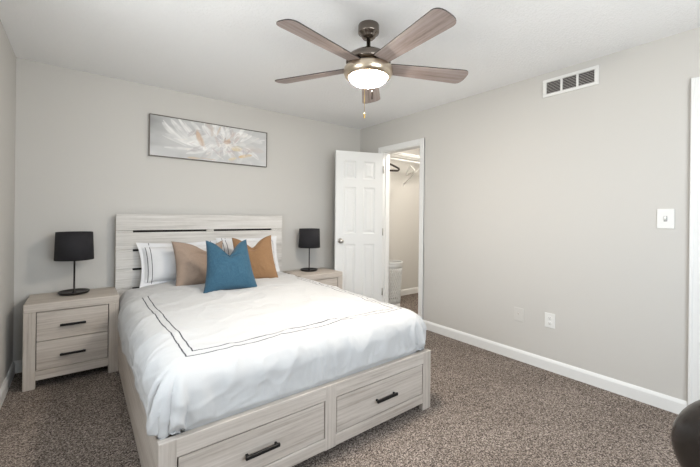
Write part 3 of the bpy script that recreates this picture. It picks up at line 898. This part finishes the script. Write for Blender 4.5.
# ------------------------------------------------------------------ painting
def painting():
    x0, x1, z0, z1 = 0.487, 1.647, 1.785, 2.173
    t = thing('framed_painting', 'wide framed abstract painting of a pale flower above the headboard', 'painting', ((x0 + x1) / 2, YB, z0))
    mb = MB()
    f, dp = 0.006, 0.035
    mb.box(x0, x1, YB - dp, YB - .001, z0, z0 + f, .001); mb.box(x0, x1, YB - dp, YB - .001, z1 - f, z1, .001)
    mb.box(x0, x0 + f, YB - dp, YB - .001, z0 + f, z1 - f, .001); mb.box(x1 - f, x1, YB - dp, YB - .001, z0 + f, z1 - f, .001)
    mb.build('frame', plain('dark_bronze_frame', (0.13, 0.11, 0.09), 0.45, 0.4), t)
    # canvas painted in brush strokes as a colour attribute
    n, m = 330, 110
    asp = (x1 - x0) / (z1 - z0)
    gu, gv = np.meshgrid(np.linspace(0, asp, n), np.linspace(0, 1, m), indexing='ij')
    C_ = np.zeros((n, m, 3)) + np.array([0.56, 0.56, 0.555])
    shade = vnoise(gu * 2.0, gv * 3.5, 31) * 0.07 + vnoise(gu * 6, gv * 14, 32) * 0.035
    C_ += shade[..., None]
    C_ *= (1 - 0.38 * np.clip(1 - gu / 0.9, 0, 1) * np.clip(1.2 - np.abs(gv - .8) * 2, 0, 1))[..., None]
    r = np.random.default_rng(11)
    def stroke(cx_, cy_, ln, wd_, ang, col, op=0.8, curve=0.0):
        dx, dy = gu - cx_, gv - cy_
        a_ = dx * math.cos(ang) + dy * math.sin(ang)
        b_ = -dx * math.sin(ang) + dy * math.cos(ang) - curve * a_ ** 2
        wloc = wd_ * np.sqrt(np.clip(1 - (a_ / ln) ** 2, 0, 1)) + 1e-6
        bris = np.clip(0.62 + 0.25 * vnoise(a_ * 5, b_ * 60, int(cx_ * 97) % 50) + 0.35 * vnoise(gu * 9, gv * 9, int(cx_ * 31) % 40), 0, 1)
        k = np.clip((1 - np.abs(b_) / wloc) * 3, 0, 1) * (np.abs(a_) < ln) * op * bris
        C_[...] = C_ * (1 - k[..., None]) + np.array(col) * k[..., None]
    cxx, cyy = 1.83, 0.60     # heart of the flower
    whites = [(0.82, 0.81, 0.79), (0.74, 0.735, 0.72), (0.88, 0.87, 0.85), (0.66, 0.655, 0.65)]
    # long petals sweeping to the left
    for (cx_, cy_, ln, wd_, an, cu) in ((0.62, 0.55, .46, .10, -.55, .3), (0.80, 0.60, .50, .09, -.7, .2), (0.75, 0.42, .45, .08, -.3, .1), (0.62, 0.55, .42, .055, -.55, .3), (0.50, 0.66, .34, .03, -.75, .3), (0.85, 0.72, .40, .05, -.85, .2), (0.95, 0.38, .45, .05, -.20, .1),
                                        (1.0, 0.62, .35, .06, -.9, 0), (0.7, .25, .40, .04, .05, 0), (1.15, 0.22, .35, .05, .25, 0), (.55, .42, .30, .025, -.35, 0)):
        stroke(cx_, cy_, ln, wd_, an, whites[r.integers(0, 4)], 0.8, cu)
    # rosette of overlapping petals
    for ring_r, cnt, ln, wd_ in ((0.62, 20, .26, .085), (0.45, 20, .20, .08), (0.30, 18, .15, .065), (0.17, 14, .10, .045)):
        for i in range(cnt):
            an = 2 * PI * (i + r.random() * .7) / cnt
            px = cxx + math.cos(an) * ring_r * 1.35; py = cyy + math.sin(an) * ring_r * .75
            col = np.array(whites[r.integers(0, 4)]) * (0.80 + .34 * r.random())
            if r.random() < .25: col = np.array([0.56, 0.50, 0.47])
            if r.random() < .12: col = np.array([0.46, 0.43, 0.44])
            stroke(px, py, ln * (0.8 + .4 * r.random()), wd_ * (.6 + .6 * r.random()), an + r.normal() * .45, col, .72, r.normal() * .4)
    for i in range(150):
        an = r.random() * 2 * PI; rr = abs(r.normal()) * .42
        px = cxx + math.cos(an) * rr * 1.5; py = cyy - .08 + math.sin(an) * rr * .8
        col = [(0.88, 0.87, 0.85), (0.80, 0.78, 0.75), (0.66, 0.60, 0.56), (0.58, 0.54, 0.56), (0.84, 0.80, 0.72)][r.integers(0, 5)]
        stroke(px, py, .05 + .10 * r.random(), .008 + .016 * r.random(), an + r.normal() * .5, col, .7, r.normal())
    for (cx_, cy_, ln, wd_, an, col) in ((1.14, .56, .20, .085, 1.95, (0.55, 0.38, 0.26)), (1.10, .66, .15, .05, 1.8, (0.62, 0.47, 0.36)), (1.24, .45, .16, .03, 1.8, (0.70, 0.60, 0.52)), (1.45, .80, .14, .05, 1.5, (0.58, 0.50, 0.44)), (1.58, .55, .16, .04, 1.9, (0.56, 0.49, 0.47)), (2.0, .78, .14, .04, .9, (0.58, 0.50, 0.47)),
                                         (cxx + .02, cyy - .02, .10, .075, .3, (0.42, 0.25, 0.15)), (cxx + .06, cyy + .04, .05, .03, .8, (0.62, 0.40, 0.25)), (cxx - .04, cyy + .05, .05, .02, 1.2, (0.28, 0.17, 0.13)),
                                         (2.12, .42, .15, .085, .1, (0.74, 0.60, 0.30)), (2.36, .24, .20, .055, .25, (0.70, 0.48, 0.20)), (2.42, .33, .10, .03, .9, (0.40, 0.31, 0.36)), (2.30, .33, .08, .02, 1.6, (0.40, 0.33, 0.38)),
                                         (1.55, .27, .16, .02, 2.4, (0.50, 0.40, 0.42)), (1.95, .32, .16, .018, .2, (0.52, 0.42, 0.43)), (2.1, .64, .12, .025, .9, (0.58, 0.48, 0.47)),
                                         (1.0, .035, .16, .03, 0, (0.62, 0.47, 0.30)), (1.35, .05, .2, .02, -.05, (0.60, 0.47, 0.33)), (2.0, .12, .12, .04, .3, (0.72, 0.60, 0.36)), (1.62, .85, .14, .03, 1.2, (0.60, 0.50, 0.40))):
        stroke(cx_, cy_, ln, wd_, an, col, .85)
    C_ = np.clip(C_, 0, 1)
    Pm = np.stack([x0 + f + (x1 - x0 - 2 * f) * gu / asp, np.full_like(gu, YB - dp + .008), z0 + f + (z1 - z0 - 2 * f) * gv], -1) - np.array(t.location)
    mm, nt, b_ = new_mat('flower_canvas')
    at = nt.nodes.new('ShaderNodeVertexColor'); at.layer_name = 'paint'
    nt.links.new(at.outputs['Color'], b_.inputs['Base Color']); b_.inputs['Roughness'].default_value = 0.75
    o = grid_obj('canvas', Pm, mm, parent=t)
    ca = o.data.color_attributes.new('paint', 'FLOAT_COLOR', 'POINT')
    flat = np.ones((n * m, 4), dtype=np.float32); flat[:, :3] = C_.reshape(-1, 3)
    ca.data.foreach_set('color', flat.ravel())
    sm = o.modifiers.new('thickness', 'SOLIDIFY'); sm.thickness = 0.02; sm.offset = 1 if False else -1
painting()

# ------------------------------------------------------------------ ceiling fan
FCX, FCY = 1.416, 1.658
fan = thing('ceiling_fan', 'five-blade ceiling fan with lit bowl light hanging from the ceiling', 'ceiling fan', (FCX, FCY, H))
mb = MB(); mb.lathe([(0, 0), (0.064, 0), (0.066, -.006), (0.066, -.046), (0.064, -.052), (0.050, -.060), (0.046, -.072), (0.034, -.084), (0, -.085)], n=40); mb.build('canopy', FAN_METAL, fan, local=True)
mb = MB(); mb.lathe([(0, -.07), (0.0125, -.07), (0.0125, -.135), (0.026, -.14), (0.03, -.155), (0.03, -.165), (0, -.165)], n=24); mb.build('downrod', FAN_METAL, fan, local=True)
mb = MB(); mb.lathe([(0, -.155), (0.035, -.156), (0.06, -.165), (0.10, -.18), (0.125, -.197), (0.138, -.215), (0.141, -.235), (0.135, -.246), (0.0, -.246)], n=56); mb.build('motor_housing', FAN_METAL, fan, local=True)
mb = MB(); mb.lathe([(0, -.266), (0.143, -.266), (0.151, -.272), (0.154, -.285), (0.153, -.305), (0.146, -.322), (0.134, -.332), (0.121, -.334), (0.119, -.310), (0, -.310)], n=56); mb.build('light_ring', FAN_RING, fan, local=True)
mb = MB(); mb.lathe([(0, -.240), (0.09, -.240), (0.09, -.266), (0, -.266)], n=32); mb.build('flywheel', FAN_METAL, fan, local=True)
mb = MB(); mb.lathe([(0.118, -.318), (0.119, -.332), (0.112, -.347), (0.092, -.361), (0.062, -.372), (0.030, -.378), (0.0, -.380)], n=48)
mb.build('light_bowl', glow('lit_glass_bowl', (1.0, 0.91, 0.80), FAN_GLOW), fan, local=True)
def blade_poly():
    r0, r1 = 0.135, 0.676
    w0, w1 = 0.052, 0.074
    pts = [(r0, -w0), (r1 - .05, -w1)]
    for a_ in np.linspace(-PI / 2, PI / 2, 13):
        pts.append((r1 - .05 + .05 * math.cos(a_) ** .8 if math.cos(a_) > 1e-6 else r1 - .05, w1 * math.copysign(abs(math.sin(a_)) ** .75, a_)))
    pts += [(r1 - .05, w1), (r0, w0)]
    out = []
    for p in pts:
        if not out or math.hypot(p[0] - out[-1][0], p[1] - out[-1][1]) > 1e-4: out.append(p)
    return out
BP = blade_poly()
for i in range(5):
    ang = R(191.0 + 72 * i)
    M_ = Matrix.Rotation(ang, 4, 'Z') @ Matrix.Translation((0, 0, -.260)) @ Matrix.Rotation(R(12), 4, 'X')
    # the clockwise edge of each blade is the higher one
    M_ = Matrix.Rotation(ang, 4, 'Z') @ Matrix.Translation((0, 0, -.260)) @ Matrix.Rotation(R(-12), 4, 'X')
    b_ = MB()
    b_.prism(BP, -.003, .003)
    bl = b_.build('blade', [BLADE_WOOD, BLADE_EDGE], fan, local=True)
    bl.matrix_local = M_
    for p in bl.data.polygons:
        if abs(p.normal.z) < .5: p.material_index = 1
    mk = MB()
    mk.prism([(0.07, -.018), (0.15, -.03), (0.20, -.034), (0.215, 0), (0.20, .034), (0.15, .03), (0.07, .018)], .003, .008)
    br = mk.build('blade_bracket', FAN_METAL, bl, local=True)
# pull chains
def chain(x, y, z0, z1, mat, fob, fob_mat):
    mb = MB(); mb.tube([(x, y, z0), (x, y, z1)], 0.0013, 6)
    c_ = mb.build('pull_chain', mat, fan, local=True)
    mb = MB(); mb.lathe([(0, 0), (0.003, 0), (0.0055, -.006), fob, (0.004, fob[1] - .006), (0, fob[1] - .008)], (x, y, z1), n=14)
    f_ = mb.build('chain_fob', fob_mat, c_, local=True)
FV = Vector((math.sin(YAW), math.cos(YAW), 0)); RV = Vector((math.cos(YAW), -math.sin(YAW), 0))
p1 = -0.026 * RV - 0.126 * FV
p2 = 0.018 * RV - 0.1265 * FV
chain(p1.x, p1.y, -.328, -.590, BRASS, (0.0055, -.022), BRASS)
chain(p2.x, p2.y, -.328, -.455, BRASS, (0.006, -.045), plain('dark_wood_fob', (0.05, 0.03, 0.02), 0.5))

# ------------------------------------------------------------------ vent, plates
def vent():
    ya, yb_, z0, z1 = 0.910, 1.304, 2.240, 2.3835
    t = thing('air_vent', 'white return air grille high on the right wall below the ceiling', 'vent', (XR, (ya + yb_) / 2, z0))
    mb = MB()
    fx = XR - .012
    bw, bt = 0.028, 0.024
    mb.box(fx, XR - .001, ya, yb_, z0, z0 + bt, .003); mb.box(fx, XR - .001, ya, yb_, z1 - bt, z1, .003)
    mb.box(fx, XR - .001, ya, ya + bw, z0 + bt, z1 - bt, .003); mb.box(fx, XR - .001, yb_ - bw, yb_, z0 + bt, z1 - bt, .003)
    ins = (yb_ - ya - 2 * bw)
    for k in (1, 2):
        yc = ya + bw + ins * k / 3
        mb.box(fx + .001, XR - .001, yc - .008, yc + .008, z0 + bt, z1 - bt, .002)
    mb.build('frame', PLASTIC, t)
    mb = MB(); mb.box(XR - .0012, XR - .0002, ya + bw, yb_ - bw, z0 + bt, z1 - bt); mb.build('duct_shade', GAP_SHADE, t)  # thin dark sheet paints the shade behind the louvres
    mb = MB()
    nl = 8
    for i in range(nl):
        zc = z0 + bt + (z1 - z0 - 2 * bt) * (i + .5) / nl
        M_ = Matrix.Translation((XR - .0065, (ya + yb_) / 2, zc)) @ Matrix.Rotation(R(-38), 4, 'Y')
        mb.obox(M_, 0.0085, ins, 0.0012)
    mb.build('louvres', plain('grille_louvre', (0.60, 0.57, 0.54), 0.5), t)
vent()

def plate(name, label, cat, ya, yb_, z0, z1):
    t = thing(name, label, cat, (XR, (ya + yb_) / 2, (z0 + z1) / 2))
    mb = MB(); mb.box(XR - .007, XR - .0005, ya, yb_, z0, z1, .0028, 3); mb.build('cover_plate', PLASTIC, t)
    return t, (ya + yb_) / 2, (z0 + z1) / 2
t, yc, zc = plate('light_switch', 'white light switch plate on the right wall near the door casing', 'light switch', 0.487, 0.574, 1.181, 1.311)
mb = MB(); mb.obox(Matrix.Translation((XR - .012, yc, zc + .002)) @ Matrix.Rotation(R(25), 4, 'Y'), .018, .010, .022, .002); mb.build('toggle', PLASTIC, t)
mb = MB(); mb.box(XR - .0078, XR - .0068, yc - .009, yc + .009, zc - .018, zc + .018); mb.build('toggle_slot', plain('plate_shadow_slot', (0.35, 0.34, 0.33), 0.6), t)
t, yc, zc = plate('power_outlet', 'white power outlet plate low on the right wall, nearer the camera', 'outlet', 1.193, 1.272, 0.350, 0.468)
for s in (-1, 1):
    mb = MB(); mb.lathe([(0, 0), (.016, 0), (.0165, .001), (.015, .002), (0, .002)], n=24)
    M_ = Matrix.Translation((XR - .007, yc, zc + s * .021)) @ Matrix.Rotation(-PI / 2, 4, 'Y')
    for v in mb.bm.verts: v.co = M_ @ v.co
    rc = mb.build('receptacle', PLASTIC, t)
    mb = MB()
    for q in (-.0055, .0055): mb.box(XR - .0097, XR - .0085, yc + q - .001, yc + q + .001, zc + s * .021, zc + s * .021 + .008)
    mb.box(XR - .0097, XR - .0085, yc - .0022, yc + .0022, zc + s * .021 - .009, zc + s * .021 - .005)
    mb.build('slots', PLASTIC_DARK, rc)
PAINTED = plain('painted_over_plate', (0.615, 0.597, 0.565), 0.6)
t = thing('cable_plate', 'cable outlet plate painted like the wall, left of the white outlet', 'outlet', (XR, 1.487, 0.400))
mb = MB(); mb.box(XR - .007, XR - .0005, 1.446, 1.528, 0.342, 0.458, .0028, 3); mb.build('cover_plate', PAINTED, t)
mb = MB(); mb.lathe([(0, 0), (.006, 0), (.006, .006), (0, .006)], n=16)
M_ = Matrix.Translation((XR - .007, 1.487, 0.408)) @ Matrix.Rotation(-PI / 2, 4, 'Y')
for v in mb.bm.verts: v.co = M_ @ v.co
mb.build('jack', NICKEL, t)

# ------------------------------------------------------------------ office chair at the right edge
def office_chair():
    cx_, cy_, rz = 1.505, -0.05, R(-90)
    t = thing('office_chair', 'black leather office chair at the right edge of the room, seen from behind', 'chair', (cx_, cy_, 0), (0, 0, rz))
    # local: -y is the back of the chair, the sitter faces +y
    def pad(name, wd, dp, th, M, rr=.45, mat=LEATHER):
        """cushion shaped as a rounded superellipse, local x width, y depth, z thickness"""
        nu, nv = 64, 24
        P_ = np.zeros((nu + 1, nv + 1, 3))
        for i in range(nu + 1):
            th_ = 2 * PI * i / nu
            c_, s_ = math.cos(th_), math.sin(th_)
            ex = lambda v_, e: math.copysign(abs(v_) ** e, v_)
            for j in range(nv + 1):
                ph = -PI / 2 + PI * j / nv
                cp, sp_ = math.cos(ph), math.sin(ph)
                P_[i, j] = (wd / 2 * ex(c_, rr) * ex(cp, .55), dp / 2 * ex(s_, rr) * ex(cp, .55), th / 2 * ex(sp_, .8))
        v_ = P_.reshape(-1, 3)
        v_ = np.array([(M @ Vector(p))[:] for p in v_]).reshape(P_.shape)
        o = grid_obj(name, v_, mat, parent=t)
        bm = bmesh.new(); bm.from_mesh(o.data)
        bmesh.ops.remove_doubles(bm, verts=bm.verts[:], dist=1e-5); bmesh.ops.recalc_face_normals(bm, faces=bm.faces[:])
        bm.to_mesh(o.data); bm.free()
        return o
    pad('seat', 0.50, 0.48, 0.11, Matrix.Translation((0, 0.02, 0.475)))
    Mb = Matrix.Translation((0, -0.255, 0.668)) @ Matrix.Rotation(R(90 + 5), 4, 'X')
    bk = pad('backrest', 0.505, 0.37, 0.15, Mb, rr=1.0)
    mb = MB(); mb.box(-.035, .035, -.19, -.17, .44, .60, .004); mb.build('back_bracket', BLACK_METAL, t, local=True)
    mb = MB(); mb.lathe([(0, .10), (.03, .10), (.03, .28), (.018, .285), (.018, .42), (0, .42)], n=20); mb.build('gas_column', BLACK_METAL, t, local=True)
    mb = MB(); mb.box(-.10, .10, -.12, .12, .405, .43, .006); mb.box(-.03, .03, -.27, -.10, .40, .42, .004); mb.box(-.03, .03, -.315, -.295, .42, .62, .004); mb.box(-.03, .03, -.32, -.25, .40, .425, .004)
    mb.build('seat_mount', BLACK_METAL, t, local=True)
    for k in range(5):
        a_ = 2 * PI * k / 5 + .3
        e_ = Vector((math.cos(a_), math.sin(a_), 0))
        mb = MB(); mb.tube([e_ * .02 + Vector((0, 0, .12)), e_ * .18 + Vector((0, 0, .105)), e_ * .29 + Vector((0, 0, .075))], [.026, .02, .015], 10)
        lg = mb.build('base_leg', BLACK_METAL, t, local=True)
        mb = MB()
        s_ = Vector((-e_.y, e_.x, 0))
        for q in (-1, 1):
            mb.tube([e_ * .29 + s_ * (.006 * q) + Vector((0, 0, .028)), e_ * .29 + s_ * (.024 * q) + Vector((0, 0, .028))], .027, 18)
        mb.tube([e_ * .29 + Vector((0, 0, .03)), e_ * .29 + Vector((0, 0, .08))], .006, 8)
        mb.build('caster', CASTER, lg, local=True)
office_chair()
